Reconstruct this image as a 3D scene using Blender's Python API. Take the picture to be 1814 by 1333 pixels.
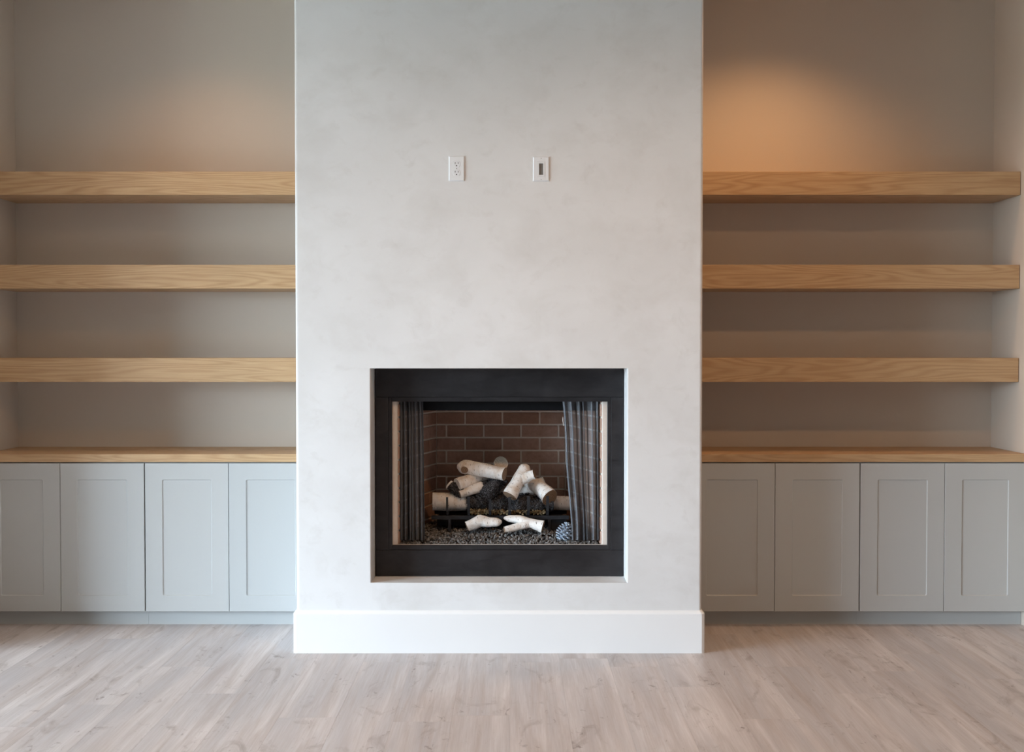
import bpy, bmesh, math, random
import numpy as np
from mathutils import Vector, Matrix

# ------------------------------------------------------------------ clear
for o in list(bpy.data.objects):
    bpy.data.objects.remove(o)
SC = bpy.context.scene
COL = SC.collection
R = random.Random(7)

# ------------------------------------------------------------------ camera (metres; y = 0 is the plaster face, z up)
cam = bpy.data.cameras.new('camera')
cam.sensor_fit = 'HORIZONTAL'
cam.sensor_width = 36.0
cam.lens = 2000.0 / 1814.0 * 36.0
cam.clip_start = 0.05
cam_o = bpy.data.objects.new('camera', cam)
COL.objects.link(cam_o)
cam_o.location = (0.0, -5.066, 1.364)
cam_o.rotation_euler = (math.radians(90) - math.atan(45.5 / 2000.0), 0, 0)
SC.camera = cam_o

# ------------------------------------------------------------------ world, daylight, lamps, exposure
W = bpy.data.worlds.new('world')
SC.world = W
W.use_nodes = True
W.node_tree.nodes['Background'].inputs['Color'].default_value = (0.715, 0.885, 1.035, 1)     # even overcast sky
W.node_tree.nodes['Background'].inputs['Strength'].default_value = 37.8

VS = SC.view_settings
VS.view_transform = 'Standard'
VS.look = 'None'
VS.exposure = 0.0
VS.gamma = 1.0
VS.use_curve_mapping = False
SC.cycles.use_denoising = True
SC.cycles.max_bounces = 8
SC.cycles.diffuse_bounces = 5
SC.cycles.use_adaptive_sampling = True
SC.cycles.adaptive_threshold = 0.04
SC.cycles.caustics_reflective = False
SC.cycles.caustics_refractive = False
SC.cycles.transparent_max_bounces = 8
SC.cycles.sample_clamp_indirect = 6.0


def area(name, loc, target, sx, sy, watt, col, spread=180):
    l = bpy.data.lights.new(name, 'AREA')
    l.shape = 'RECTANGLE'
    l.size, l.size_y = sx, sy
    l.energy = watt
    l.color = col
    l.spread = math.radians(spread)
    o = bpy.data.objects.new(name, l)
    COL.objects.link(o)
    o.location = loc
    o.rotation_euler = (Vector(target) - Vector(loc)).to_track_quat('-Z', 'Y').to_euler()
    return o


def can(name, loc, watt, col, angle, blend, target=None, r=0.04):
    l = bpy.data.lights.new(name, 'SPOT')
    l.energy = watt
    l.color = col
    l.spot_size = math.radians(angle)
    l.spot_blend = blend
    l.shadow_soft_size = r
    o = bpy.data.objects.new(name, l)
    COL.objects.link(o)
    o.location = loc
    if target:
        o.rotation_euler = (Vector(target) - Vector(loc)).to_track_quat('-Z', 'Y').to_euler()
    return o


DAY = (0.84, 0.93, 1.0)
WARM = (1.0, 0.54, 0.23)
ALC_L, ALC_R, ROOM = 23, 49, 86
# the sky lights the room through the tall glazing in its left wall: a light portal fills that opening
portal = area('window_portal', (-6.9, -3.5, 1.30), (0, -3.5, 1.30), 4.0, 2.60, 1, (1, 1, 1))
portal.data.cycles.is_portal = True
# warm recessed lamps: one in the ceiling of each alcove, three over the room
can('alcove_lamp', (-1.55, 0.22, 3.25), ALC_L, WARM, 126, 1.0)
can('alcove_lamp', (1.32, 0.24, 3.25), ALC_R, WARM, 130, 1.0)
for px, py, k in ((-1.0, -1.88, 0.40), (0.8, -1.88, 1.0), (0.2, -4.6, 0.4)):
    can('room_lamp', (px, py, 3.25), ROOM * k, WARM, 172, 1.0)

# ------------------------------------------------------------------ node helpers


class NT:
    def __init__(self, name, rough=0.5, metal=0.0, spec=0.5):
        self.m = bpy.data.materials.new(name)
        self.m.use_nodes = True
        self.t = self.m.node_tree
        self.b = self.t.nodes['Principled BSDF']
        self.b.inputs['Roughness'].default_value = rough
        self.b.inputs['Metallic'].default_value = metal
        self.b.inputs['Specular IOR Level'].default_value = spec

    def n(self, kind, **kw):
        nd = self.t.nodes.new(kind)
        for k, v in kw.items():
            setattr(nd, k, v)
        return nd

    def link(self, a, b):
        self.t.links.new(a, b)

    def setin(self, nd, key, v):
        if hasattr(v, 'is_output') or isinstance(v, bpy.types.NodeSocket):
            self.link(v, nd.inputs[key])
        else:
            nd.inputs[key].default_value = v

    def coord(self, which='Object', scale=(1, 1, 1), rnd=0.0):
        tc = self.n('ShaderNodeTexCoord')
        mp = self.n('ShaderNodeMapping')
        mp.inputs['Scale'].default_value = scale
        self.link(tc.outputs[which], mp.inputs['Vector'])
        out = mp.outputs['Vector']
        if rnd:
            oi = self.n('ShaderNodeObjectInfo')
            mu = self.math('MULTIPLY', oi.outputs['Random'], rnd)
            ad = self.n('ShaderNodeVectorMath', operation='ADD')
            self.link(out, ad.inputs[0])
            cb = self.n('ShaderNodeCombineXYZ')
            for k in 'XYZ':
                self.link(mu, cb.inputs[k])
            self.link(cb.outputs[0], ad.inputs[1])
            out = ad.outputs[0]
        return out

    def noise(self, vec, scale=5, detail=3, rough=0.5, dist=0.0):
        nd = self.n('ShaderNodeTexNoise')
        self.link(vec, nd.inputs['Vector'])
        nd.inputs['Scale'].default_value = scale
        nd.inputs['Detail'].default_value = detail
        nd.inputs['Roughness'].default_value = rough
        nd.inputs['Distortion'].default_value = dist
        return nd.outputs['Fac']

    def math(self, op, a, b=0.0, c=0.0):
        nd = self.n('ShaderNodeMath', operation=op)
        for i, v in enumerate((a, b, c)):
            self.setin(nd, i, v)
        return nd.outputs[0]

    def remap(self, v, a, b, lo=0.0, hi=1.0):
        nd = self.n('ShaderNodeMapRange')
        self.setin(nd, 'Value', v)
        nd.inputs['From Min'].default_value = a
        nd.inputs['From Max'].default_value = b
        nd.inputs['To Min'].default_value = lo
        nd.inputs['To Max'].default_value = hi
        return nd.outputs['Result']

    def mix(self, fac, a, b, mode='MIX'):
        nd = self.n('ShaderNodeMix', data_type='RGBA', blend_type=mode)
        self.setin(nd, 0, fac)
        for k, v in ((6, a), (7, b)):
            if isinstance(v, tuple):
                v = (*v[:3], 1.0)
            self.setin(nd, k, v)
        return nd.outputs[2]

    def base(self, v):
        if isinstance(v, tuple):
            v = (*v[:3], 1.0)
        self.setin(self.b, 'Base Color', v)
        return self

    def bump(self, h, strength=0.2, dist=0.01):
        nd = self.n('ShaderNodeBump')
        nd.inputs['Strength'].default_value = strength
        nd.inputs['Distance'].default_value = dist
        self.link(h, nd.inputs['Height'])
        self.link(nd.outputs[0], self.b.inputs['Normal'])
        return self


def paint(name, col, rough=0.55, var=0.04, bump=0.05):
    t = NT(name, rough, 0, 0.35)
    v = t.coord()
    n = t.noise(v, 3.0, 3)
    k = tuple(c * (1 - var) for c in col)
    t.base(t.mix(n, k, col))
    t.bump(t.noise(v, 260, 2), bump, 0.002)
    return t.m


def mat_plaster():
    t = NT('troweled_plaster', 0.6, 0, 0.3)
    v = t.coord('Object', (1.0, 1.0, 1.25))
    a = t.noise(v, 1.5, 3, 0.55, 0.25)
    b = t.noise(v, 4.2, 4, 0.60, 0.35)
    c = t.noise(v, 26, 4, 0.7)
    k1 = t.remap(a, 0.38, 0.72)
    k2 = t.remap(b, 0.48, 0.80)
    c1 = t.mix(k1, (0.783, 0.786, 0.792), (0.710, 0.707, 0.706))
    c2 = t.mix(t.math('MULTIPLY', k2, 0.55), c1, (0.63, 0.615, 0.598))
    sm = t.remap(t.noise(v, 9.0, 5, 0.62, 0.5), 0.56, 0.78, 0, 0.42)
    c2 = t.mix(sm, c2, (0.60, 0.582, 0.562))
    c3 = t.mix(t.math('MULTIPLY', c, 0.10), c2, (0.60, 0.57, 0.53))
    t.base(c3)
    t.bump(t.noise(v, 60, 4, 0.7), 0.06, 0.004)
    return t.m


def mat_oak(name, light, dark, along='X'):
    t = NT(name, 0.45, 0, 0.35)
    s1 = {'X': (0.55, 3.0, 8.0)}[along]
    v1 = t.coord('Object', s1, 37.0)
    big = t.noise(v1, 1.0, 2, 0.45, 0.25)
    ring = t.math('SINE', t.math('MULTIPLY', big, 150.0))
    ring = t.remap(ring, -1, 1)
    ring = t.math('POWER', ring, 1.7)
    v2 = t.coord('Object', (7.0, 150.0, 260.0), 11.0)
    fine = t.noise(v2, 1.0, 3, 0.6)
    v3 = t.coord('Object', (1.4, 3.0, 12.0), 5.0)
    tone = t.noise(v3, 1.0, 3, 0.5)
    k = t.math('ADD', t.math('MULTIPLY', ring, 0.45), t.math('MULTIPLY', t.remap(fine, 0.35, 0.7), 0.45))
    c = t.mix(k, light, dark)
    c = t.mix(t.remap(tone, 0.3, 0.7, 0.0, 0.35), c, tuple(x * 0.82 for x in light))
    t.base(c)
    t.bump(fine, 0.05, 0.001)
    return t.m


def mat_floor():
    t = NT('washed_oak_plank', 0.42, 0, 0.5)
    streak = t.noise(t.coord('Object', (11.0, 0.9, 1.0), 53.0), 1.0, 4, 0.6, 0.9)
    band = t.noise(t.coord('Object', (26.0, 1.3, 1.0), 91.0), 1.0, 3, 0.55, 0.6)
    fine = t.noise(t.coord('Object', (170.0, 5.0, 1.0), 19.0), 1.0, 3, 0.6)
    knot = t.noise(t.coord('Object', (9.0, 3.4, 1.0), 71.0), 1.0, 4, 0.62, 1.2)
    spot = t.noise(t.coord('Object', (30.0, 14.0, 1.0), 37.0), 1.0, 3, 0.6, 1.0)
    hue = t.noise(t.coord('Object', (8.0, 0.7, 1.0), 29.0), 1.0, 2, 0.5, 0.5)
    c = t.mix(t.remap(streak, 0.32, 0.68), (0.690, 0.648, 0.640), (0.470, 0.422, 0.408))
    c = t.mix(t.remap(hue, 0.40, 0.66, 0, 0.75), c, (0.475, 0.460, 0.475))
    c = t.mix(t.remap(band, 0.52, 0.72, 0, 0.45), c, (0.400, 0.320, 0.275))
    c = t.mix(t.remap(knot, 0.58, 0.74, 0, 0.70), c, (0.275, 0.228, 0.208))
    c = t.mix(t.math('MULTIPLY', t.remap(spot, 0.62, 0.72, 0, 0.8), t.remap(knot, 0.46, 0.58)), c, (0.17, 0.13, 0.115))
    c = t.mix(t.remap(fine, 0.35, 0.75, 0, 0.28), c, (0.36, 0.295, 0.255))
    oi = t.n('ShaderNodeObjectInfo')
    c = t.mix(t.remap(oi.outputs['Random'], 0, 1, 0.0, 0.12), c, (0.42, 0.35, 0.315))
    t.base(c)
    t.setin(t.b, 'Roughness', t.remap(fine, 0.3, 0.7, 0.34, 0.46))
    t.bump(fine, 0.06, 0.001)
    return t.m


def mat_steel():
    t = NT('blackened_steel', 0.42, 0.35, 0.45)
    v = t.coord('Object', (1.0, 1.0, 2.2))
    n = t.noise(v, 7, 5, 0.65, 0.6)
    f = t.noise(t.coord('Object', (6, 6, 90)), 3, 2)
    c = t.mix(t.remap(n, 0.35, 0.75), (0.020, 0.019, 0.021), (0.040, 0.037, 0.040))
    t.base(c)
    t.setin(t.b, 'Roughness', t.remap(n, 0.3, 0.7, 0.36, 0.55))
    t.bump(f, 0.03, 0.001)
    return t.m


def mat_brick():
    t = NT('fired_clay_brick', 0.85, 0, 0.2)
    v = t.coord('Object', (1, 1, 1), 13.0)
    oi = t.n('ShaderNodeObjectInfo')
    c = t.mix(oi.outputs['Random'], (0.400, 0.240, 0.178), (0.530, 0.350, 0.280))
    c = t.mix(t.remap(t.noise(v, 34, 4, 0.7), 0.35, 0.75, 0, 0.6), c, (0.28, 0.168, 0.128))
    t.base(c)
    t.bump(t.noise(v, 120, 4, 0.7), 0.5, 0.003)
    return t.m


def mat_mortar():
    t = NT('pale_mortar', 0.9, 0, 0.2)
    v = t.coord()
    t.base(t.mix(t.noise(v, 45, 4, 0.7), (0.66, 0.58, 0.52), (0.84, 0.77, 0.70)))
    t.bump(t.noise(v, 150, 3), 0.4, 0.003)
    return t.m


def mat_birch():
    t = NT('birch_bark', 0.75, 0, 0.25)
    uv = t.n('ShaderNodeUVMap')
    def mp(s):
        m = t.n('ShaderNodeMapping')
        m.inputs['Scale'].default_value = s
        t.link(uv.outputs[0], m.inputs['Vector'])
        oi = t.n('ShaderNodeObjectInfo')
        ad = t.n('ShaderNodeVectorMath', operation='ADD')
        t.link(m.outputs[0], ad.inputs[0])
        cb = t.n('ShaderNodeCombineXYZ')
        t.link(t.math('MULTIPLY', oi.outputs['Random'], 41.0), cb.inputs['X'])
        t.link(cb.outputs[0], ad.inputs[1])
        return ad.outputs[0]
    dash = t.noise(mp((190, 42, 1)), 1.0, 3, 0.6)
    blot = t.noise(mp((22, 16, 1)), 1.0, 4, 0.6)
    c = t.mix(t.remap(blot, 0.46, 0.74), (0.90, 0.885, 0.865), (0.66, 0.555, 0.460))
    c = t.mix(t.remap(dash, 0.61, 0.68), c, (0.14, 0.10, 0.08))
    ch = t.n('ShaderNodeAttribute', attribute_name='char')
    vo = t.n('ShaderNodeTexVoronoi')
    vo.inputs['Scale'].default_value = 1.0
    t.link(mp((110, 150, 1)), vo.inputs['Vector'])
    ash = t.noise(mp((260, 260, 1)), 1.0, 3, 0.7)
    black = t.mix(t.math('MULTIPLY', t.remap(ash, 0.50, 0.66), t.remap(vo.outputs['Distance'], 0.15, 0.6)), (0.012, 0.012, 0.014), (0.30, 0.30, 0.33))
    edge = t.math('ADD', ch.outputs['Fac'], t.math('MULTIPLY', t.math('SUBTRACT', blot, 0.5), 0.7))
    c = t.mix(t.remap(edge, 0.42, 0.58), c, black)
    t.base(c)
    t.bump(t.noise(mp((120, 60, 1)), 1.0, 4, 0.6), 0.5, 0.004)
    return t.m


def mat_cut(name, dark, light):
    t = NT(name, 0.85, 0, 0.2)
    uv = t.n('ShaderNodeUVMap')
    ln = t.n('ShaderNodeVectorMath', operation='LENGTH')
    t.link(uv.outputs[0], ln.inputs[0])
    nz = t.noise(uv.outputs[0], 30, 3)
    s = t.math('SINE', t.math('ADD', t.math('MULTIPLY', ln.outputs['Value'], 900.0), t.math('MULTIPLY', nz, 9.0)))
    t.base(t.mix(t.remap(s, -1, 1), dark, light))
    t.bump(s, 0.3, 0.002)
    return t.m


def simple(name, col, rough=0.5, metal=0.0, spec=0.4, var=0.25, scale=40):
    t = NT(name, rough, metal, spec)
    v = t.coord()
    n = t.noise(v, scale, 3)
    t.base(t.mix(n, tuple(c * (1 - var) for c in col), tuple(min(1, c * (1 + var)) for c in col)))
    return t.m


def stone_mat(name, c0, c1, rough=0.8):
    t = NT(name, rough, 0, 0.4)
    ge = t.n('ShaderNodeNewGeometry')
    t.base(t.mix(ge.outputs['Random Per Island'], c0, c1))
    return t.m


M = dict(
    plaster=mat_plaster(),
    wall=paint('greige_wall_paint', (0.602, 0.535, 0.462), 0.6, 0.03),
    far=paint('low_bounce_wall_tone', (0.36, 0.32, 0.28), 0.6, 0.03),  # invented dark tone on unseen far walls, lowers the light bounced back
    ceil=paint('ceiling_paint', (0.72, 0.69, 0.65), 0.7),
    cabinet=paint('grey_cabinet_paint', (0.478, 0.490, 0.488), 0.42, 0.02, 0.02),
    trim=paint('white_trim_paint', (0.84, 0.84, 0.84), 0.4, 0.02, 0.02),
    oak=mat_oak('natural_oak', (0.580, 0.395, 0.225), (0.370, 0.215, 0.102)),
    floor=mat_floor(),
    steel=mat_steel(),
    black=simple('soot_black_metal', (0.007, 0.007, 0.008), 0.7, 0.0, 0.12),
    iron=simple('grate_iron', (0.024, 0.026, 0.031), 0.55, 0.3),
    mesh=simple('blackened_wire', (0.165, 0.172, 0.19), 0.40, 0.7, 0.5, 0.15),
    brick=mat_brick(),
    mortar=mat_mortar(),
    birch=mat_birch(),
    cut=mat_cut('cut_wood_end', (0.17, 0.105, 0.065), (0.33, 0.225, 0.150)),
    pale_cut=mat_cut('pale_cut_wood_end', (0.55, 0.47, 0.38), (0.86, 0.80, 0.72)),
    rock=stone_mat('lava_rock', (0.025, 0.024, 0.024), (0.30, 0.285, 0.275)),
    char=stone_mat('charcoal', (0.006, 0.006, 0.007), (0.075, 0.075, 0.082), 0.45),
    ember=stone_mat('ember_wool', (0.09, 0.065, 0.035), (0.42, 0.33, 0.19)),
    cone=stone_mat('frosted_cone_scale', (0.20, 0.24, 0.30), (0.44, 0.52, 0.62), 0.6),
    plastic=paint('white_plastic', (0.83, 0.84, 0.86), 0.3, 0.01, 0.0),
    slot=simple('slot_dark', (0.05, 0.05, 0.05), 0.6),
    grey=simple('box_grey', (0.20, 0.19, 0.18), 0.6),
)

# ------------------------------------------------------------------ object helpers
WL = {}


def wloc(p):
    return WL.get(p.name, Vector((0, 0, 0))) if p else Vector((0, 0, 0))


def reg(o, world, parent):
    WL[o.name] = Vector(world)
    if parent:
        o.parent = parent
        o.location = Vector(world) - wloc(parent)
    else:
        o.location = world


def tag(o, label=None, cat=None, group=None, kind=None):
    if label: o['label'] = label
    if cat: o['category'] = cat
    if group: o['group'] = group
    if kind: o['kind'] = kind
    return o


def empty(name, loc, parent=None):
    o = bpy.data.objects.new(name, None)
    o.empty_display_size = 0.05
    COL.objects.link(o)
    reg(o, loc, parent)
    return o


def obj(name, verts, faces, mat, parent=None, origin=None, smooth=False, uvs=None):
    """one mesh object from world-space vertices, its origin at the base of its box"""
    v = np.array(verts, dtype=float)
    if origin is None:
        lo, hi = v.min(0), v.max(0)
        origin = ((lo[0] + hi[0]) / 2, (lo[1] + hi[1]) / 2, lo[2])
    v = v - np.array(origin)
    me = bpy.data.meshes.new(name)
    me.from_pydata(v.tolist(), [], faces)
    me.update()
    if uvs is not None:
        l = me.uv_layers.new(name='UVMap')
        vi = np.empty(len(me.loops), dtype=np.int32)
        me.loops.foreach_get('vertex_index', vi)
        l.data.foreach_set('uv', np.array(uvs, dtype=np.float32)[vi].ravel())
    if smooth:
        me.polygons.foreach_set('use_smooth', [True] * len(me.polygons))
    me.materials.append(mat)
    o = bpy.data.objects.new(name, me)
    COL.objects.link(o)
    reg(o, origin, parent)
    return o


class MB:
    """collects shapes for one mesh"""
    def __init__(self):
        self.v, self.f = [], []

    def add(self, v, f):
        n = len(self.v)
        self.v += [tuple(p) for p in v]
        self.f += [tuple(i + n for i in q) for q in f]
        return self

    def box(self, x0, x1, y0, y1, z0, z1, bev=0.0):
        if bev <= 0:
            v = [(x, y, z) for z in (z0, z1) for y in (y0, y1) for x in (x0, x1)]
            f = [(0, 2, 3, 1), (4, 5, 7, 6), (0, 1, 5, 4), (2, 6, 7, 3), (0, 4, 6, 2), (1, 3, 7, 5)]
            return self.add(v, f)
        bm = bmesh.new()
        bmesh.ops.create_cube(bm, size=1)
        for p in bm.verts:
            p.co = ((x0 + x1) / 2 + p.co.x * (x1 - x0), (y0 + y1) / 2 + p.co.y * (y1 - y0), (z0 + z1) / 2 + p.co.z * (z1 - z0))
        bmesh.ops.bevel(bm, geom=list(bm.edges), offset=bev, segments=1, affect='EDGES', profile=0.5)
        bm.verts.index_update()
        self.add([p.co[:] for p in bm.verts], [[q.index for q in f.verts] for f in bm.faces])
        bm.free()
        return self

    def prism(self, poly, z0, z1):
        """vertical prism over a counter-clockwise plan polygon"""
        n = len(poly)
        v = [(x, y, z0) for x, y in poly] + [(x, y, z1) for x, y in poly]
        f = [tuple(range(n - 1, -1, -1)), tuple(range(n, 2 * n))]
        f += [(i, (i + 1) % n, n + (i + 1) % n, n + i) for i in range(n)]
        return self.add(v, f)

    def tube(self, pts, rad, n=8, cap=True):
        pts = [Vector(p) for p in pts]
        rads = rad if isinstance(rad, (list, tuple)) else [rad] * len(pts)
        v, f = [], []
        up = None
        for i, p in enumerate(pts):
            d = (pts[min(i + 1, len(pts) - 1)] - pts[max(i - 1, 0)]).normalized()
            if up is None:
                up = d.orthogonal().normalized()
            up = (up - d * up.dot(d)).normalized()
            sd = d.cross(up)
            for k in range(n):
                a = 2 * math.pi * k / n
                v.append(p + (up * math.cos(a) + sd * math.sin(a)) * rads[i])
        for i in range(len(pts) - 1):
            for k in range(n):
                a, b = i * n + k, i * n + (k + 1) % n
                f.append((a, b, b + n, a + n))
        if cap:
            f.append(tuple(range(n - 1, -1, -1)))
            f.append(tuple(range((len(pts) - 1) * n, len(pts) * n)))
        return self.add(v, f)

    def build(self, name, mat, parent=None, **kw):
        return obj(name, self.v, self.f, mat, parent, **kw)


def copy_of(o, name, world, parent=None, rotz=None):
    c = o.copy()
    c.name = name
    COL.objects.link(c)
    c.parent = None
    reg(c, world, parent)
    if rotz is not None:
        c.rotation_euler = (0, 0, rotz)
    return c


# ------------------------------------------------------------------ dimensions
XL, XR = -2.612, 2.534          # alcove side walls
YB = 0.898                      # back wall of the alcoves
CL, CR = -0.972, 0.855          # chimney breast
RL, RR, RZ0, RZ1 = -0.635, 0.518, 0.316, 1.283   # recess in it
RY = 0.143                      # depth of that recess
CEIL = 3.28
ROOM_L, ROOM_R, ROOM_F = -6.8, 6.5, -12.0
XC = -0.0567                    # centre line of the fire opening
YC = 0.475                      # face of doors and worktops
YS = 0.574                      # face of the shelves

# ------------------------------------------------------------------ the setting
S = 'structure'
tag(MB().box(-7.0, ROOM_R, YB, YB + 0.15, -0.05, CEIL).build('wall_back', M['wall']), 'greige painted back wall of both alcoves', kind=S)
tag(MB().box(XR, ROOM_R, -0.10, YB, -0.05, CEIL).build('wall_right', M['wall']), 'greige painted wall closing the right alcove', kind=S)
tag(MB().box(-6.8, XL, -0.09, YB, -0.05, CEIL).build('wall_left', M['wall']), 'greige painted side wall of the left alcove', kind=S)
tag(MB().box(-7.0, ROOM_R, ROOM_F - 0.15, ROOM_F, -0.05, CEIL).build('wall_front', M['far']), 'unseen taupe wall facing the fireplace, toned dark to cut bounce', kind=S)
wm = MB()
wm.box(-7.0, -6.8, -1.5, YB, -0.05, CEIL)
wm.box(-7.0, -6.8, ROOM_F, -5.5, -0.05, CEIL)
wm.box(-7.0, -6.8, -5.5, -1.5, 2.60, CEIL)
tag(wm.build('wall_window_side', M['wall']), 'greige painted wall with tall glazed opening', kind=S)
tag(MB().box(ROOM_R, ROOM_R + 0.15, ROOM_F, YB, -0.05, CEIL).build('wall_far_right', M['far']), 'unseen taupe wall closing the room at the right, toned dark to cut bounce', kind=S)
tag(MB().box(-7.0, ROOM_R, ROOM_F, YB, CEIL, CEIL + 0.1).build('ceiling', M['ceil']), 'pale painted ceiling', kind=S)

# floor: a bed, with single boards laid over it where they can be told apart
PX0, PX1, PY0, PY1 = -3.662, XR, -3.0, 0.53
fm = MB()
fm.box(-7.0, ROOM_R, ROOM_F, YB + 0.1, -0.06, -0.008)
fm.box(-6.8, PX0, ROOM_F, -0.10, -0.008, 0.0)
fm.box(PX0, PX1, ROOM_F, PY0, -0.008, 0.0)
fm.box(PX1, ROOM_R, ROOM_F, -0.10, -0.008, 0.0)
floor = tag(fm.build('floor', M['floor'], origin=(0, 0, 0)), 'washed oak plank floor', kind=S)
PW = 0.215
plank_mesh = {}


def plank(x0, x1, y0, y1):
    key = (round(x1 - x0, 3), round(y1 - y0, 3))
    c = ((x0 + x1) / 2, (y0 + y1) / 2, -0.0079)
    if key not in plank_mesh:
        w, l = key
        plank_mesh[key] = MB().box(c[0] - w / 2 + .0001, c[0] + w / 2 - .0001, c[1] - l / 2 + .0001, c[1] + l / 2 - .0001, -0.0079, 0.0, 0.0004).build('plank', M['floor'], floor)
    else:
        copy_of(plank_mesh[key], 'plank', c, floor)


i = 0
x = PX0
joint0 = {13: -0.905, 20: -0.52, 21: -0.92}
while x < PX1 - 0.01:
    x1 = min(x + PW, PX1)
    y = PY0
    first = joint0.get(i, -3.0 + 0.2 * R.randint(1, 6) + 0.07 * (i % 3))
    cuts = []
    yy = first
    while yy > PY0 + 0.15:
        yy -= 1.25
    yy += 1.25
    while yy < PY1 - 0.1:
        if yy > PY0 + 0.1:
            cuts.append(round(yy, 3))
        yy += 1.25
    for a, b in zip([PY0] + cuts, cuts + [PY1]):
        plank(x, x1, a, b)
    x = x1
    i += 1

tag(MB().box(-160, -7.0, -120, 90, -0.25, -0.15).build('ground_outside', paint('ground_outside', (0.20, 0.21, 0.18), 0.9)), 'level ground outside the window', kind=S)

# chimney breast with eased corners and the fire recess
cr, nseg = 0.013, 4


def eased(cx, cy, a0, r=cr, seg=nseg):
    return [(cx + r * math.cos(math.radians(a0 + 90 * k / seg)), cy + r * math.sin(math.radians(a0 + 90 * k / seg))) for k in range(seg + 1)]


pl = eased(CL + cr, cr, 180)
pr = eased(CR - cr, cr, 270)
full = [(CL, YB)] + pl + pr + [(CR, YB)]
e = 0.005
cm = MB()
cm.prism(full, 0.0, RZ0)
cm.prism(full, RZ1, CEIL)
cm.prism([(CL, YB)] + pl + eased(RL - e, e, 270, e, 3) + [(RL, YB)], RZ0, RZ1)
cm.prism([(RR, YB)] + eased(RR + e, e, 180, e, 3) + pr + [(CR, YB)], RZ0, RZ1)
tag(cm.build('wall_chimney', M['plaster']), 'mottled pale plaster chimney breast', kind=S)

# baseboard that wraps the chimney breast
prof = [(0.0, 0.0), (0.014, 0.0), (0.014, 0.176), (0.0125, 0.180), (0.006, 0.188), (0.003, 0.191), (0.0, 0.191)]
bv, bf = [], []
for d, z in prof:
    c = 0.015
    ring = [(CL - d, 0.52), (CL - d, -d + c), (CL - d + c * 0.3, -d + c * 0.3), (CL - d + c, -d), (CR + d - c, -d), (CR + d - c * 0.3, -d + c * 0.3), (CR + d, -d + c), (CR + d, 0.52)]
    bv += [(px, py, z) for px, py in ring]
n = 8
for k in range(len(prof) - 1):
    for j in range(n - 1):
        bf.append((k * n + j, k * n + j + 1, (k + 1) * n + j + 1, (k + 1) * n + j))
tag(obj('baseboard_chimney', bv, bf, M['trim']), 'tall white baseboard wrapping the chimney breast', kind=S)

# ------------------------------------------------------------------ cabinets
DT, DB = 0.8085, 0.0755


def rrect(x0, x1, z0, z1, r, seg=4):
    out = []
    for cx, cz, a0 in ((x0 + r, z0 + r, 180), (x1 - r, z0 + r, 270), (x1 - r, z1 - r, 0), (x0 + r, z1 - r, 90)):
        for k in range(seg + 1):
            a = math.radians(a0 + 90 * k / seg)
            out.append((cx + r * math.cos(a), cz + r * math.sin(a)))
    return out


def door(x0, x1, parent):
    b = 0.083
    y0 = YC
    outer = rrect(x0, x1, DB, DT, 0.0012)
    in1 = rrect(x0 + b, x1 - b, 0.1535, 0.7282, 0.008)
    in2 = rrect(x0 + b + .0035, x1 - b - .0035, 0.157, 0.7247, 0.006)
    n = len(outer)
    v = [(x, y0 + 0.0012, z) for x, z in rrect(x0 - .0, x1 + .0, DB, DT, 0.0012)]
    edge = rrect(x0 + .0012, x1 - .0012, DB + .0012, DT - .0012, 0.0012)
    v += [(x, y0, z) for x, z in edge]
    v += [(x, y0, z) for x, z in in1]
    v += [(x, y0 + 0.0048, z) for x, z in in2]
    v += [(x, y0 + 0.019, z) for x, z in outer]
    f = []
    for a, c in ((0, 1), (1, 2), (2, 3), (4, 0)):
        for k in range(n):
            k1 = (k + 1) % n
            f.append((a * n + k, a * n + k1, c * n + k1, c * n + k))
    f.append(tuple(4 * n + k for k in range(n)))
    d = obj('door', v, f, M['cabinet'], parent)
    pv = [(x, y0 + 0.0048, z) for x, z in in2] + [(x, y0 + 0.012, z) for x, z in in2]
    pf = [tuple(range(n)), tuple(range(2 * n - 1, n - 1, -1))] + [(k, k + n, (k + 1) % n + n, (k + 1) % n) for k in range(n)]
    obj('panel', pv, pf, M['cabinet'], d)


def cabinet(xa, xm, xb, bx0, bx1, label, filler=None):
    t = tag(empty('base_cabinet', ((bx0 + bx1) / 2, 0.70, 0)), label, 'cabinet', 'grey base cabinets in the alcoves')
    MB().box(bx0, bx1, YC + 0.0215, YB - 0.002, DB, 0.8115).build('carcass', M['cabinet'], t)
    MB().box(bx0, bx1, 0.5255, 0.545, 0.0, DB).build('toe_kick', M['cabinet'], t)
    door(xa + 0.0012, xm - 0.0012, t)
    door(xm + 0.0012, xb - 0.0012, t)
    if filler:
        MB().box(filler[0], filler[1], YC + 0.003, YC + 0.021, 0.195, 0.8115).build('filler_strip', M['cabinet'], t)


cabinet(-2.605, -2.2241, -1.8098, XL + .002, -1.8086, 'grey two-door cabinet in left alcove, farthest from the fireplace')
cabinet(-1.8066, -1.3945, -0.982, -1.8076, CL - .016, 'grey two-door cabinet just left of the fireplace', (CL - 0.0085, CL - 0.0005))
cabinet(0.872, 1.2945, 1.7113, CR + .016, 1.7130, 'grey two-door cabinet just right of the fireplace', (CR + 0.0005, CR + 0.0165))
cabinet(1.7146, 2.1296, 2.529, 1.7140, XR - .002, 'grey two-door cabinet in right alcove, farthest from the fireplace')

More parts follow.
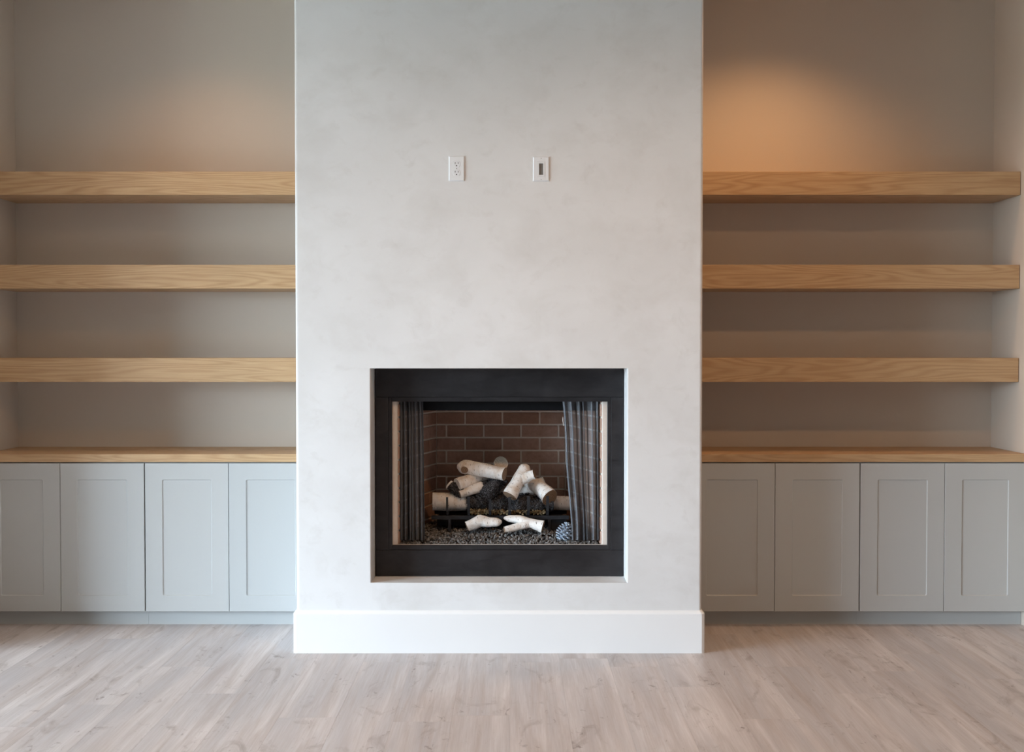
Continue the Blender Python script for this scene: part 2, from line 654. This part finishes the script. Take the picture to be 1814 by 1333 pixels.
# ------------------------------------------------------------------ oak worktops and shelves
for x0, x1, side in ((XL + .002, CL - .001, 'left'), (CR + .001, XR - .002, 'right')):
    o = MB().box(x0, x1, YC - 0.001, YB - 0.001, 0.8137, 0.8534, 0.0012).build('worktop', M['oak'])
    tag(o, 'thin oak worktop over the grey cabinets in the %s alcove' % side, 'worktop', 'oak worktops')
for x0, x1, side in ((XL + .0015, CL - .001, 'left'), (CR + .001, XR - .003, 'right')):
    for z0, z1, rank in ((2.1381, 2.2543, 'topmost'), (1.6723, 1.7903, 'middle'), (1.2060, 1.3259, 'lowest')):
        o = MB().box(x0, x1, YS, YB - 0.001, z0, z1, 0.0012).build('floating_shelf', M['oak'])
        tag(o, 'thick oak floating shelf, %s of the three in the %s alcove' % (rank, side), 'shelf', 'thick oak floating shelves')

# ------------------------------------------------------------------ wall plates


def plate_mesh(x0, x1, z0, z1, y, th, hole=None):
    c = 0.004
    rings = [[(x0, 0.0), (x1, 0.0)], ]
    def rect(a, b, lo, hi, yy):
        return [(a, yy, lo), (b, yy, lo), (b, yy, hi), (a, yy, hi)]
    v = rect(x0, x1, z0, z1, y) + rect(x0, x1, z0, z1, y - th * 0.45) + rect(x0 + c, x1 - c, z0 + c, z1 - c, y - th)
    f = []
    loops = [0, 1, 2]
    if hole:
        a, b, lo, hi = hole
        v += rect(a, b, lo, hi, y - th) + rect(a, b, lo, hi, y)
        loops += [3, 4]
    for p, q in zip(loops[:-1], loops[1:]):
        for k in range(4):
            k1 = (k + 1) % 4
            f.append((p * 4 + k, p * 4 + k1, q * 4 + k1, q * 4 + k))
    if not hole:
        f.append((8, 9, 10, 11))
    return v, f


x0, x1, z0, z1 = -0.2825, -0.212, 2.1205, 2.2318
out = tag(empty('wall_outlet', ((x0 + x1) / 2, -0.003, z0)), 'white double power outlet plate on plaster above the fireplace', 'outlet')
v, f = plate_mesh(x0, x1, z0, z1, -0.0002, 0.0065)
obj('cover_plate', v, f, M['plastic'], out)
xm = (x0 + x1) / 2
for zc in (2.1955, 2.1567):
    disc = []
    for k in range(20):
        a = 2 * math.pi * k / 20
        disc.append((xm + 0.0172 * math.cos(a), zc + max(-0.0138, min(0.0138, 0.0172 * math.sin(a)))))
    rv = [(a, -0.0060, b) for a, b in disc] + [(xm + (a - xm) * .95, -0.0082, zc + (b - zc) * .95) for a, b in disc]
    rf = [tuple(range(20, 40))] + [(k, (k + 1) % 20, 20 + (k + 1) % 20, 20 + k) for k in range(20)]
    face = obj('receptacle', rv, rf, M['plastic'], out)
    MB().box(xm - .0078, xm - .0054, -0.0085, -0.0075, zc + .0005, zc + .0085).build('slot', M['slot'], face)
    MB().box(xm + .0054, xm + .0078, -0.0085, -0.0075, zc + .0005, zc + .0085).build('slot', M['slot'], face)
    MB().tube([(xm, -0.0085, zc - .0075), (xm, -0.0070, zc - .0075)], 0.0028, 10).build('ground_hole', M['slot'], face)
MB().tube([(xm, -0.0076, 2.1761), (xm, -0.0060, 2.1761)], 0.0024, 10).build('screw', M['grey'], out)

x0, x1, z0, z1 = 0.0933, 0.1666, 2.1195, 2.2292
xm = (x0 + x1) / 2
pas = tag(empty('cable_wall_plate', (xm, -0.003, z0)), 'white cable plate with an open slot on plaster above the fireplace', 'wall plate')
v, f = plate_mesh(x0, x1, z0, z1, -0.0002, 0.0065, (xm - .0168, xm + .0168, 2.1410, 2.2075))
obj('cover_plate', v, f, M['plastic'], pas)
ins = MB()
hx0, hx1, hz0, hz1 = xm - .0095, xm + .0095, 2.1475, 2.1990
for a, b, lo, hi in ((xm - .0163, hx0, 2.1415, 2.2070), (hx1, xm + .0163, 2.1415, 2.2070), (hx0, hx1, 2.1415, hz0), (hx0, hx1, hz1, 2.2070)):
    ins.box(a, b, -0.0080, -0.0010, lo, hi)
ins.build('insert', M['plastic'], pas)
MB().box(hx0, hx1, -0.0012, -0.0004, hz0, hz1).build('slot_back', M['grey'], pas)
for zc in (2.2215, 2.1270):
    MB().tube([(xm, -0.0074, zc), (xm, -0.0060, zc)], 0.0018, 8).build('screw', M['grey'], pas)

# ------------------------------------------------------------------ fireplace insert
fp = tag(empty('fireplace_insert', (XC, RY, RZ0)), 'black steel fireplace with brick-lined firebox set into the plaster', 'fireplace')
FL, FR = -0.632, 0.515
SZ0, SZ1 = 0.4388, 1.1477
IL, IR = -0.5708, 0.4575
OL, OR, OZ0, OZ1 = -0.5552, 0.4418, 0.4598, 1.1269
MB().box(FL, FR, RY, RY + 0.012, SZ1 + .0008, RZ1 - .001, 0.0008).build('top_panel', M['steel'], fp)
MB().box(FL, FR, RY, RY + 0.012, RZ0 + .002, SZ0 - .0008, 0.0008).build('bottom_panel', M['steel'], fp)
MB().box(FL, IL - .0006, RY, RY + 0.012, SZ0 + .0002, SZ1 - .0002, 0.0008).build('side_strip', M['steel'], fp)
MB().box(IR + .0006, FR, RY, RY + 0.012, SZ0 + .0002, SZ1 - .0002, 0.0008).build('side_strip', M['steel'], fp)
fr = MB()
ya, yb = RY + 0.004, RY + 0.022
fr.box(IL, OL, ya, yb, SZ0, SZ1, 0.001)
fr.box(OR, IR, ya, yb, SZ0, SZ1, 0.001)
fr.box(OL, OR, ya, yb, OZ1, SZ1, 0.001)
fr.box(OL, OR, ya, yb, SZ0, OZ0, 0.001)
fr.build('opening_frame', M['steel'], fp)
# a black box closes the firebox from outside
MB().box(-0.63, 0.515, RY + 0.03, 0.74, 1.145, 1.16).build('firebox_roof', M['black'], fp)
MB().box(OL - .01, OR + .01, RY + 0.022, 0.72, 0.425, 0.44).build('firebox_floor', M['black'], fp)
MB().box(OL + .02, OR - .02, 0.215, 0.235, 1.082, 1.145, 0.002).build('smoke_hood', M['black'], fp)
MB().box(OL + .001, OR - .001, RY + 0.0225, RY + 0.030, 0.44, 0.4608).build('hearth_strip', M['mortar'], fp)

COURSE, PITCH, J = 0.0660, 0.190, 0.0090
BW = 0.3275
YBK = 0.68
FZ0, FZ1 = 0.44, 1.144
brick_mesh = {}


def brick(length, height, world, rotz, parent):
    key = (round(length, 3), round(height, 3))
    if key not in brick_mesh:
        l, h = key
        m = MB().box(-l / 2, l / 2, -0.0045, 0.004, 0, h, 0.0016)
        o = m.build('brick', M['brick'], parent, origin=(0, 0, 0))
        WL[o.name] = Vector(world)
        o.location = Vector(world) - wloc(parent)
        o.rotation_euler = (0, 0, rotz)
        brick_mesh[key] = o
    else:
        copy_of(brick_mesh[key], 'brick', world, parent, rotz)


def brickwork(parent, p0, p1, phase, rotz):
    """courses of bricks over a vertical panel whose foot runs p0 -> p1 (seen from the fire)"""
    L = math.hypot(p1[0] - p0[0], p1[1] - p0[1])
    ux, uy = (p1[0] - p0[0]) / L, (p1[1] - p0[1]) / L
    zj = 0.9855
    k0 = int((FZ0 - zj) // COURSE)
    k = k0
    while True:
        za, zb = zj + k * COURSE + J / 2, zj + (k + 1) * COURSE - J / 2
        if za > FZ1 - 0.02:
            break
        za, zb = max(za, FZ0), min(zb, FZ1)
        off = phase + (PITCH / 2 if k % 2 else 0)
        s = off - PITCH * math.ceil(off / PITCH + 1)
        while s < L:
            a, b = max(s + J / 2, 0.002), min(s + PITCH - J / 2, L - 0.002)
            if b - a > 0.012 and zb - za > 0.012:
                m = (a + b) / 2
                brick(b - a, zb - za, (p0[0] + ux * m, p0[1] + uy * m, za), rotz, parent)
            s += PITCH
        k += 1


bp = MB().box(XC - BW - 0.03, XC + BW + 0.03, YBK, YBK + 0.03, FZ0, FZ1).build('back_liner', M['mortar'], fp)
# joints of the course just under z = 0.9855 stand at x = -0.334 + n * 0.19
brickwork(bp, (XC - BW, YBK), (XC + BW, YBK), (-0.334 - (XC - BW)) + PITCH / 2, 0.0)
for sgn in (-1, 1):
    xo = OL if sgn < 0 else OR
    fo = (xo, 0.166)
    fi = (xo - sgn * 0.021, 0.166)
    bi = (XC + sgn * BW, YBK)
    bo = (XC + sgn * (BW + 0.03), YBK + 0.01)
    poly = [fo, fi, bi, bo]
    if sgn > 0:
        poly = poly[::-1]
    sp = MB().prism(poly, FZ0, FZ1).build('side_liner', M['mortar'], fp)
    if sgn < 0:
        p0, p1 = fi, bi
    else:
        p0, p1 = bi, fi
    rz = math.atan2(p1[1] - p0[1], p1[0] - p0[0])
    d = 0.010
    q0 = (p0[0] + d * math.cos(rz), p0[1] + d * math.sin(rz))
    q1 = (p1[0] - d * math.cos(rz), p1[1] - d * math.sin(rz))
    brickwork(sp, q0, q1, 0.035 if sgn < 0 else 0.11, rz)

# ------------------------------------------------------------------ wire mesh curtains (single wires on a hanging, folded cloth)


def curtain(top, bot, nf, amp, length, y0, z_top, z_bot, seed, label):
    rr = random.Random(seed)
    ph = [rr.uniform(0, 6.28) for _ in range(4)]
    st = 0.0029
    nu, nv = int(length / st), int((z_top - z_bot) / st)
    U, V = np.meshgrid(np.arange(nu + 1), np.arange(nv + 1), indexing='ij')
    u, v = U / nu, V / nv                        # v: 0 top, 1 bottom
    sway = v + 0.05 * np.sin(3.0 * v * math.pi)
    xa = top[0] + (bot[0] - top[0]) * sway
    xb = top[1] + (bot[1] - top[1]) * sway
    warp = u + 0.035 * np.sin(2 * math.pi * u * 2.3 + ph[0]) + 0.020 * np.sin(2 * math.pi * u * nf * 2 + ph[2])
    X = xa + (xb - xa) * np.clip(warp, 0, 1)
    amp_l = amp * (0.75 + 0.35 * np.sin(2 * math.pi * u * 1.7 + ph[1])) * (0.7 + 0.3 * v)
    Y = y0 + amp_l * np.sin(2 * math.pi * nf * u + ph[3] + 0.5 * np.sin(2.2 * v + ph[1]))
    Z = z_top + (z_bot - z_top) * v + 0.004 * np.sin(2 * math.pi * u * nf) * v
    P = np.stack([X, Y, Z], -1)
    idx = np.arange((nu + 1) * (nv + 1)).reshape(nu + 1, nv + 1)
    even = (U + V) % 2 == 0
    e1 = np.stack([idx[:-1, :-1][even[:-1, :-1]], idx[1:, 1:][even[:-1, :-1]]], -1)
    e2 = np.stack([idx[1:, :-1][even[1:, :-1]], idx[:-1, 1:][even[1:, :-1]]], -1)
    hems = [np.stack([idx[:-1, k], idx[1:, k]], -1) for k in (0, nv)]
    sides = [np.stack([idx[k, :-1], idx[k, 1:]], -1) for k in (0, nu)]
    E = np.concatenate([e1, e2] + hems + sides)
    p = P.reshape(-1, 3)
    A, B = p[E[:, 0]], p[E[:, 1]]
    d = B - A
    d /= np.linalg.norm(d, axis=1, keepdims=True) + 1e-9
    ref = np.tile(np.array([[0.0, 1.0, 0.0]]), (len(E), 1))
    s = np.cross(d, ref); s /= np.linalg.norm(s, axis=1, keepdims=True) + 1e-9
    t = np.cross(s, d)
    r = 0.00100
    ring = []
    for a in (0, 2.094, 4.189):
        off = (s * math.cos(a) + t * math.sin(a)) * r
        ring.append((A + off, B + off))
    verts = np.stack([ring[0][0], ring[1][0], ring[2][0], ring[0][1], ring[1][1], ring[2][1]], 1).reshape(-1, 3)
    b = np.arange(len(E))[:, None] * 6
    F = np.concatenate([b + np.array([[0, 1, 4, 3]]), b + np.array([[1, 2, 5, 4]]), b + np.array([[2, 0, 3, 5]])])
    org = np.array([(top[0] + top[1]) / 2, y0, z_bot])
    verts = verts - org
    me = bpy.data.meshes.new('mesh_curtain')
    me.vertices.add(len(verts))
    me.vertices.foreach_set('co', verts.ravel())
    me.loops.add(len(F) * 4)
    me.loops.foreach_set('vertex_index', F.ravel().astype(np.int32))
    me.polygons.add(len(F))
    me.polygons.foreach_set('loop_start', np.arange(0, len(F) * 4, 4, dtype=np.int32))
    me.update(calc_edges=True)
    me.validate()
    me.materials.append(M['mesh'])
    o = bpy.data.objects.new('mesh_curtain', me)
    COL.objects.link(o)
    reg(o, org, fp)
    o['label'] = label
    return o


curtain((-0.533, -0.416), (-0.533, -0.409), 7, 0.020, 0.66, 0.196, 1.131, 0.476, 3, 'black wire mesh curtain gathered at the left')
rc = curtain((0.236, 0.420), (0.280, 0.418), 6, 0.017, 0.56, 0.194, 1.131, 0.476, 11, 'loosely gathered wire mesh curtain at the right')
MB().tube([(OL - .01, 0.194, 1.1335), (OR + .01, 0.194, 1.1335)], 0.004, 8).build('curtain_rod', M['black'], fp)
MB().tube([(0.237, 0.182, 1.052), (0.2365, 0.181, 1.035), (0.241, 0.181, 1.012)], 0.0014, 6).build('pull_tab', M['trim'], rc)

# ------------------------------------------------------------------ lava rock bed


def bed(y):
    pts = [(0.16, 0.447), (0.20, 0.468), (0.26, 0.490), (0.33, 0.500), (0.46, 0.504), (0.70, 0.500)]
    for (a, za), (b, zb) in zip(pts[:-1], pts[1:]):
        if y <= b:
            return za + (zb - za) * (y - a) / (b - a)
    return pts[-1][1]


def half(y):
    k = max(0.0, min(1.0, (y - 0.166) / (YBK - 0.166)))
    return 0.4775 + (BW - 0.4775) * k - 0.010


rg = random.Random(21)


def chips(spots, size, name, mat, parent=None):
    base = [(1, 0, 0), (-1, 0, 0), (0, 1, 0), (0, -1, 0), (0, 0, 1), (0, 0, -1)]
    fc = [(0, 2, 4), (2, 1, 4), (1, 3, 4), (3, 0, 4), (2, 0, 5), (1, 2, 5), (3, 1, 5), (0, 3, 5)]
    m = MB()
    for (x, y, z) in spots:
        s = size * rg.uniform(0.65, 1.35)
        rot = Matrix.Rotation(rg.uniform(0, 6.28), 3, Vector((rg.uniform(-1, 1), rg.uniform(-1, 1), rg.uniform(-1, 1) + .01)).normalized())
        v = []
        for b in base:
            p = rot @ (Vector(b) * s * rg.uniform(0.7, 1.25))
            v.append((x + p.x, y + p.y, z + p.z))
        m.add(v, fc)
    return m.build(name, mat, parent)


sp = []
for _ in range(6200):
    y = 0.172 + (0.665 - 0.172) * rg.random() ** 1.5
    h = half(y)
    x = XC + rg.uniform(-h, h)
    sp.append((x, y, bed(y) + rg.uniform(-0.006, 0.003)))
lr = chips(sp, 0.0064, 'lava_rock', M['rock'])
# the packed gravel under the loose top layer
gv, gf = [], []
ys = [0.168, 0.20, 0.26, 0.33, 0.46, 0.672]
for y in ys:
    h = half(y) + 0.006
    for k in range(13):
        gv.append((XC - h + 2 * h * k / 12, y, bed(y) - 0.004))
for a in range(len(ys) - 1):
    for k in range(12):
        gf.append((a * 13 + k, a * 13 + k + 1, a * 13 + k + 14, a * 13 + k + 13))
gb = len(gv)
for y in (0.168, 0.672):
    h = half(y) + 0.006
    gv += [(XC - h, y, 0.4405), (XC + h, y, 0.4405)]
gf.append((gb, gb + 1) + tuple(12 - k for k in range(13)))
obj('packed_gravel', gv, gf, M['black'], lr)
tag(lr, 'dark grey lava rock gravel covering the firebox floor', 'lava rock', kind='stuff')

# ------------------------------------------------------------------ grate
gr = tag(empty('log_grate', (XC, 0.40, 0.50)), 'black iron log grate with upright prongs inside the firebox', 'grate')
for x, ztip, w in ((-0.3094, 0.664, 0.0065), (-0.2071, 0.668, 0.0085), (-0.1049, 0.656, 0.0085), (-0.0108, 0.664, 0.0095), (0.0780, 0.669, 0.0095), (0.1695, 0.669, 0.0092)):
    m = MB()
    m.tube([(x, 0.300, ztip), (x, 0.302, 0.600), (x, 0.309, 0.583), (x, 0.325, 0.576), (x, 0.56, 0.574)], w, 4)
    m.build('bar', M['iron'], gr)
MB().box(-0.385, 0.272, 0.306, 0.318, 0.556, 0.5745, 0.001).build('cross_rail', M['iron'], gr)
MB().box(-0.385, 0.272, 0.530, 0.542, 0.550, 0.568, 0.001).build('cross_rail', M['iron'], gr)
for lx in (-0.305, 0.172):
    for ly in (0.306, 0.530):
        MB().box(lx, lx + 0.014, ly, ly + 0.012, 0.492, 0.557, 0.001).build('leg', M['iron'], gr)
MB().box(-0.36, 0.25, 0.345, 0.50, 0.520, 0.560, 0.003).build('burner_tray', M['black'], gr)
MB().box(0.186, 0.262, 0.322, 0.40, 0.500, 0.566, 0.003).build('valve_box', M['iron'], gr)
es = []
for _ in range(900):
    x = rg.uniform(-0.20, 0.16)
    es.append((x, rg.uniform(0.322, 0.40), 0.582 + rg.uniform(-0.006, 0.014)))
tag(chips(es, 0.0050, 'ember_chips', M['ember'], gr), kind='stuff')

# ------------------------------------------------------------------ birch logs


def spline(pts, n):
    P = [Vector(p) for p in pts]
    if len(P) == 2:
        return [P[0].lerp(P[1], k / n) for k in range(n + 1)]
    Q = [P[0] * 2 - P[1]] + P + [P[-1] * 2 - P[-2]]
    out = []
    for i in range(len(P) - 1):
        a, b, c, d = Q[i:i + 4]
        for k in range(n if i == len(P) - 2 else n):
            t = k / n
            out.append(0.5 * ((2 * b) + (c - a) * t + (2 * a - 5 * b + 4 * c - d) * t * t + (3 * b - a - 3 * c + d) * t ** 3))
    out.append(P[-1])
    return out


def limb(pts, r0, r1, seed, char=None, lump=0.10, n=16, per=9, round0=False, round1=False):
    rr = random.Random(seed)
    path = spline(pts, per)
    ph = [rr.uniform(0, 6.28) for _ in range(6)]
    v, f, uv, ch = [], [], [], []
    up = None
    acc = 0.0
    L = sum((b - a).length for a, b in zip(path[:-1], path[1:]))
    for i, p in enumerate(path):
        d = (path[min(i + 1, len(path) - 1)] - path[max(i - 1, 0)]).normalized()
        if up is None:
            up = (Vector((0, 0, 1)) - d * d.z)
            up = up.normalized() if up.length > 0.1 else d.orthogonal().normalized()
        up = (up - d * up.dot(d)).normalized()
        sd = d.cross(up)
        if i:
            acc += (p - path[i - 1]).length
        t = acc / L
        r = r0 + (r1 - r0) * t
        if round0:
            r *= min(1.0, math.sqrt(max(0.12, min(1, (t + 0.02) / 0.14))))
        if round1:
            r *= min(1.0, math.sqrt(max(0.12, min(1, (1 - t + 0.02) / 0.14))))
        for k in range(n + 1):
            a = 2 * math.pi * k / n
            w = 1 + lump * (0.5 * math.sin(2 * a + ph[0] + 5 * t) + 0.35 * math.sin(3 * a + ph[1] - 7 * t) + 0.4 * math.sin(9 * t + ph[2]) + 0.25 * math.sin(17 * t + a + ph[3]))
            v.append(p + (up * math.cos(a) + sd * math.sin(a)) * r * w)
            uv.append((acc, a * r0))
            ch.append(char(t, a) if char else 0.0)
    m = n + 1
    for i in range(len(path) - 1):
        for k in range(n):
            a = i * m + k
            f.append((a, a + 1, a + 1 + m, a + m))
    def end(i, flip):
        return [v[i * m + k] for k in range(n)], (path[i] - path[i - 1 if i else 1]).normalized(), path[i]
    return v, f, uv, ch, (end(0, True), end(len(path) - 1, False))


LOGS = []


def log(name, limbs, label, ends, cutm='cut', cat='log', group='birch logs of the fire'):
    """limbs: list of limb() results; ends: (limb index, end index) pairs that show a sawn face"""
    V, F, UV, CH = [], [], [], []
    for v, f, uv, ch, _ in limbs:
        o = len(V)
        V += [tuple(p) for p in v]
        F += [tuple(i + o for i in q) for q in f]
        UV += uv
        CH += ch
    root = obj(name, V, F, M['birch'], None, smooth=True, uvs=UV)
    at = root.data.attributes.new('char', 'FLOAT', 'POINT')
    at.data.foreach_set('value', CH)
    for li, l in enumerate(limbs):
        for ei in (0, 1):
            ring, d, c = l[4][ei]
            n = len(ring)
            inset = [c + (p - c) * 0.55 + d * 0.002 for p in ring]
            vv = [tuple(c + (p - c) * 0.985 + d * 0.0004) for p in ring] + [tuple(p) for p in inset] + [tuple(c + d * 0.0025)]
            ff = [(k, (k + 1) % n, n + (k + 1) % n, n + k) for k in range(n)] + [(n + k, n + (k + 1) % n, 2 * n) for k in range(n)]
            e1 = d.orthogonal().normalized()
            e2 = d.cross(e1)
            uvs = [((Vector(p) - c).dot(e1), (Vector(p) - c).dot(e2)) for p in vv]
            if (li, ei) in ends:
                obj('cut_end', vv, ff, M[cutm], root, smooth=True, uvs=uvs)
            else:
                cap = obj('bark_end', vv, ff, M['birch'], root, smooth=True, uvs=uvs)
                a2 = cap.data.attributes.new('char', 'FLOAT', 'POINT')
                s = l[3][0] if ei == 0 else l[3][-1]
                a2.data.foreach_set('value', [s] * len(vv))
    tag(root, label, cat, group)
    LOGS.append(root)
    return root


mid = lambda a, b, w=0.10: (lambda t, ang: max(0.0, min(1.0, (t - a) / w + 0.5)) * max(0.0, min(1.0, (b - t) / w + 0.5)))
log('birch_log', [limb([(-0.386, .415, .628), (-0.05, .425, .626), (0.10, .43, .622)], .0445, .038, 1, mid(0.33, 1.2, 0.12))],
    'long birch log lying on the grate, white at left and charred black toward the middle', [(0, 0)])
log('birch_log', [limb([(0.09, .47, .614), (0.18, .47, .614), (0.315, .462, .611)], .036, .033, 2, mid(-0.3, 0.42, 0.1))],
    'charred log with white right end reaching behind the right mesh curtain', [(0, 1)])
log('birch_log', [limb([(-0.264, .445, .797), (-0.155, .402, .787), (-0.036, .352, .767)], .0350, .0330, 3, round0=True),
                  limb([(-0.226, .425, .793), (-0.231, .392, .785)], .020, .0185, 31, per=3)],
    'white birch log laid across the top of the pile, with a sawn side knot', [(0, 1), (1, 1)])
log('birch_log', [limb([(-0.054, .455, .812), (-0.064, .50, .77), (-0.082, .585, .69)], .0365, .038, 4)],
    'birch log with its pale round end showing above the top log', [(0, 0)], 'pale_cut')
log('birch_log', [limb([(-0.266, .385, .712), (-0.20, .42, .728), (-0.13, .46, .742)], .0350, .030, 5)],
    'short tan birch stub under the left end of the top log', [(0, 1)])
log('birch_log', [limb([(-0.252, .365, .668), (-0.17, .39, .695), (-0.105, .42, .714)], .0200, .026, 6, mid(0.72, 1.4, 0.15))],
    'slim tan birch branch slanting above the charred log', [(0, 0)])
log('birch_log', [limb([(-0.150, .402, .640), (-0.100, .388, .695), (-0.050, .405, .750)], .0400, .036, 7, lambda t, a: 1.0, 0.2)],
    'charred black log leaning up under the white top log', [])
log('birch_log', [limb([(-0.306, .40, .716), (-0.275, .39, .690), (-0.235, .385, .668)], .0190, .026, 8, mid(0.10, 1.4, 0.15), 0.2)],
    'small charred stub with pale tip above the left end of the long log', [(0, 0)])
log('birch_log', [limb([(-0.012, .318, .668), (0.030, .36, .738), (0.075, .40, .806)], .0340, .0300, 9, round1=True),
                  limb([(0.034, .362, .738), (0.075, .352, .756), (0.108, .345, .768)], .0270, .0240, 91, per=5)],
    'forked white birch log standing at the right of centre', [(0, 0), (1, 1)])
log('birch_log', [limb([(0.080, .47, .722), (0.135, .42, .694), (0.183, .345, .655)], .0340, .0415, 10)],
    'stout white birch log with brown sawn end beside the right prong', [(0, 1)])
log('birch_log', [limb([(0.158, .55, .716), (0.06, .53, .668), (-0.03, .51, .640)], .0240, .030, 12)],
    'tan log lying behind the forked birch log', [(0, 0)])
log('birch_log', [limb([(-0.085, .46, .635), (0.0, .465, .655), (0.105, .47, .676)], .0330, .034, 13, mid(-0.3, -0.05, 0.1))],
    'tan log lying under the forked birch log', [(0, 0)])
log('birch_log', [limb([(-0.10, .385, .612), (0.04, .38, .612), (0.20, .385, .616)], .0290, .030, 14, lambda t, a: 1.0, 0.22)],
    'charred black log just behind the right three prongs', [])
log('birch_log', [limb([(-0.213, .262, .528), (-0.155, .272, .552), (-0.105, .268, .549), (-0.050, .262, .552)], .0270, .0215, 15, None, 0.16, round1=True),
                  limb([(-0.165, .272, .553), (-0.145, .276, .580)], .022, .013, 151, per=3, round1=True)],
    'short crooked white birch piece on the gravel, left of centre', [(0, 0)])
log('birch_log', [limb([(0.146, .245, .531), (0.085, .258, .546), (0.035, .268, .562), (-0.038, .285, .566)], .0285, .0145, 16, round1=True),
                  limb([(0.080, .256, .545), (0.020, .240, .530), (-0.036, .222, .521)], .0220, .0135, 161)],
    'forked white birch branch on the gravel, right of centre', [(0, 0), (1, 1)])

# crumbly charcoal over the charred logs
def crust(pts, r, n):
    path = spline(pts, 12)
    out = []
    for _ in range(n):
        i = rg.randrange(len(path) - 1)
        p = path[i].lerp(path[i + 1], rg.random())
        d = (path[i + 1] - path[i]).normalized()
        e = d.orthogonal().normalized()
        a = rg.uniform(0, 6.28)
        q = p + (e * math.cos(a) + d.cross(e) * math.sin(a)) * r * rg.uniform(0.93, 1.06)
        out.append(tuple(q))
    return out


for lg, pts, r, n in ((LOGS[6], [(-0.150, .402, .640), (-0.100, .388, .695), (-0.050, .405, .750)], .038, 420),
                      (LOGS[12], [(-0.10, .385, .612), (0.04, .38, .612), (0.20, .385, .616)], .030, 480),
                      (LOGS[0], [(-0.21, .418, .628), (-0.05, .425, .626), (0.10, .43, .622)], .043, 520),
                      (LOGS[7], [(-0.29, .395, .705), (-0.275, .39, .690), (-0.235, .385, .668)], .023, 160)):
    tag(chips(crust(pts, r, n), 0.0050, 'charcoal_crust', M['char'], lg), kind='stuff')

# ------------------------------------------------------------------ pine cone
pc0 = Vector((0.2360, 0.225, 0.472))
ax = Vector((0.32, -0.10, 0.94)).normalized()
e1 = ax.orthogonal().normalized()
e2 = ax.cross(e1)
cm_ = MB()
HT = 0.078
pts = [pc0 + ax * HT * t for t in (0, .15, .4, .7, .93, 1)]
cm_.tube(pts, [0.010, 0.020, 0.024, 0.019, 0.009, 0.003], 10)
pc = cm_.build('pine_cone', M['cone'])
tag(pc, 'frosted blue-grey pine cone on the gravel beside the right mesh curtain', 'pine cone')
sc = MB()
N = 52
for k in range(N):
    t = (k + 0.5) / N
    a = k * 2.39996
    r = 0.040 * math.sin(math.pi * (0.20 + 0.74 * t)) ** 0.8
    rad = e1 * math.cos(a) + e2 * math.sin(a)
    tan = ax.cross(rad)
    c = pc0 + ax * (HT * t * 0.92)
    tip = c + rad * r + ax * (0.004 + 0.014 * t)
    w = 0.0125 * (1 - 0.45 * t)
    th = ax * 0.004
    v = [c + rad * 0.006 - tan * w * .4, c + rad * 0.006 + tan * w * .4, tip + tan * w * .9 - rad * .006, tip + tan * w * .5 + rad * .001, tip - tan * w * .5 + rad * .001, tip - tan * w * .9 - rad * .006]
    v = v + [p - th for p in v]
    sc.add(v, [(0, 1, 2, 3, 4, 5), (11, 10, 9, 8, 7, 6)] + [(i, (i + 1) % 6 + 6 - 0, (i + 1) % 6) for i in range(0)] + [(i, i + 6, (i + 1) % 6 + 6, (i + 1) % 6) for i in range(6)])
sc.build('scales', M['cone'], pc)
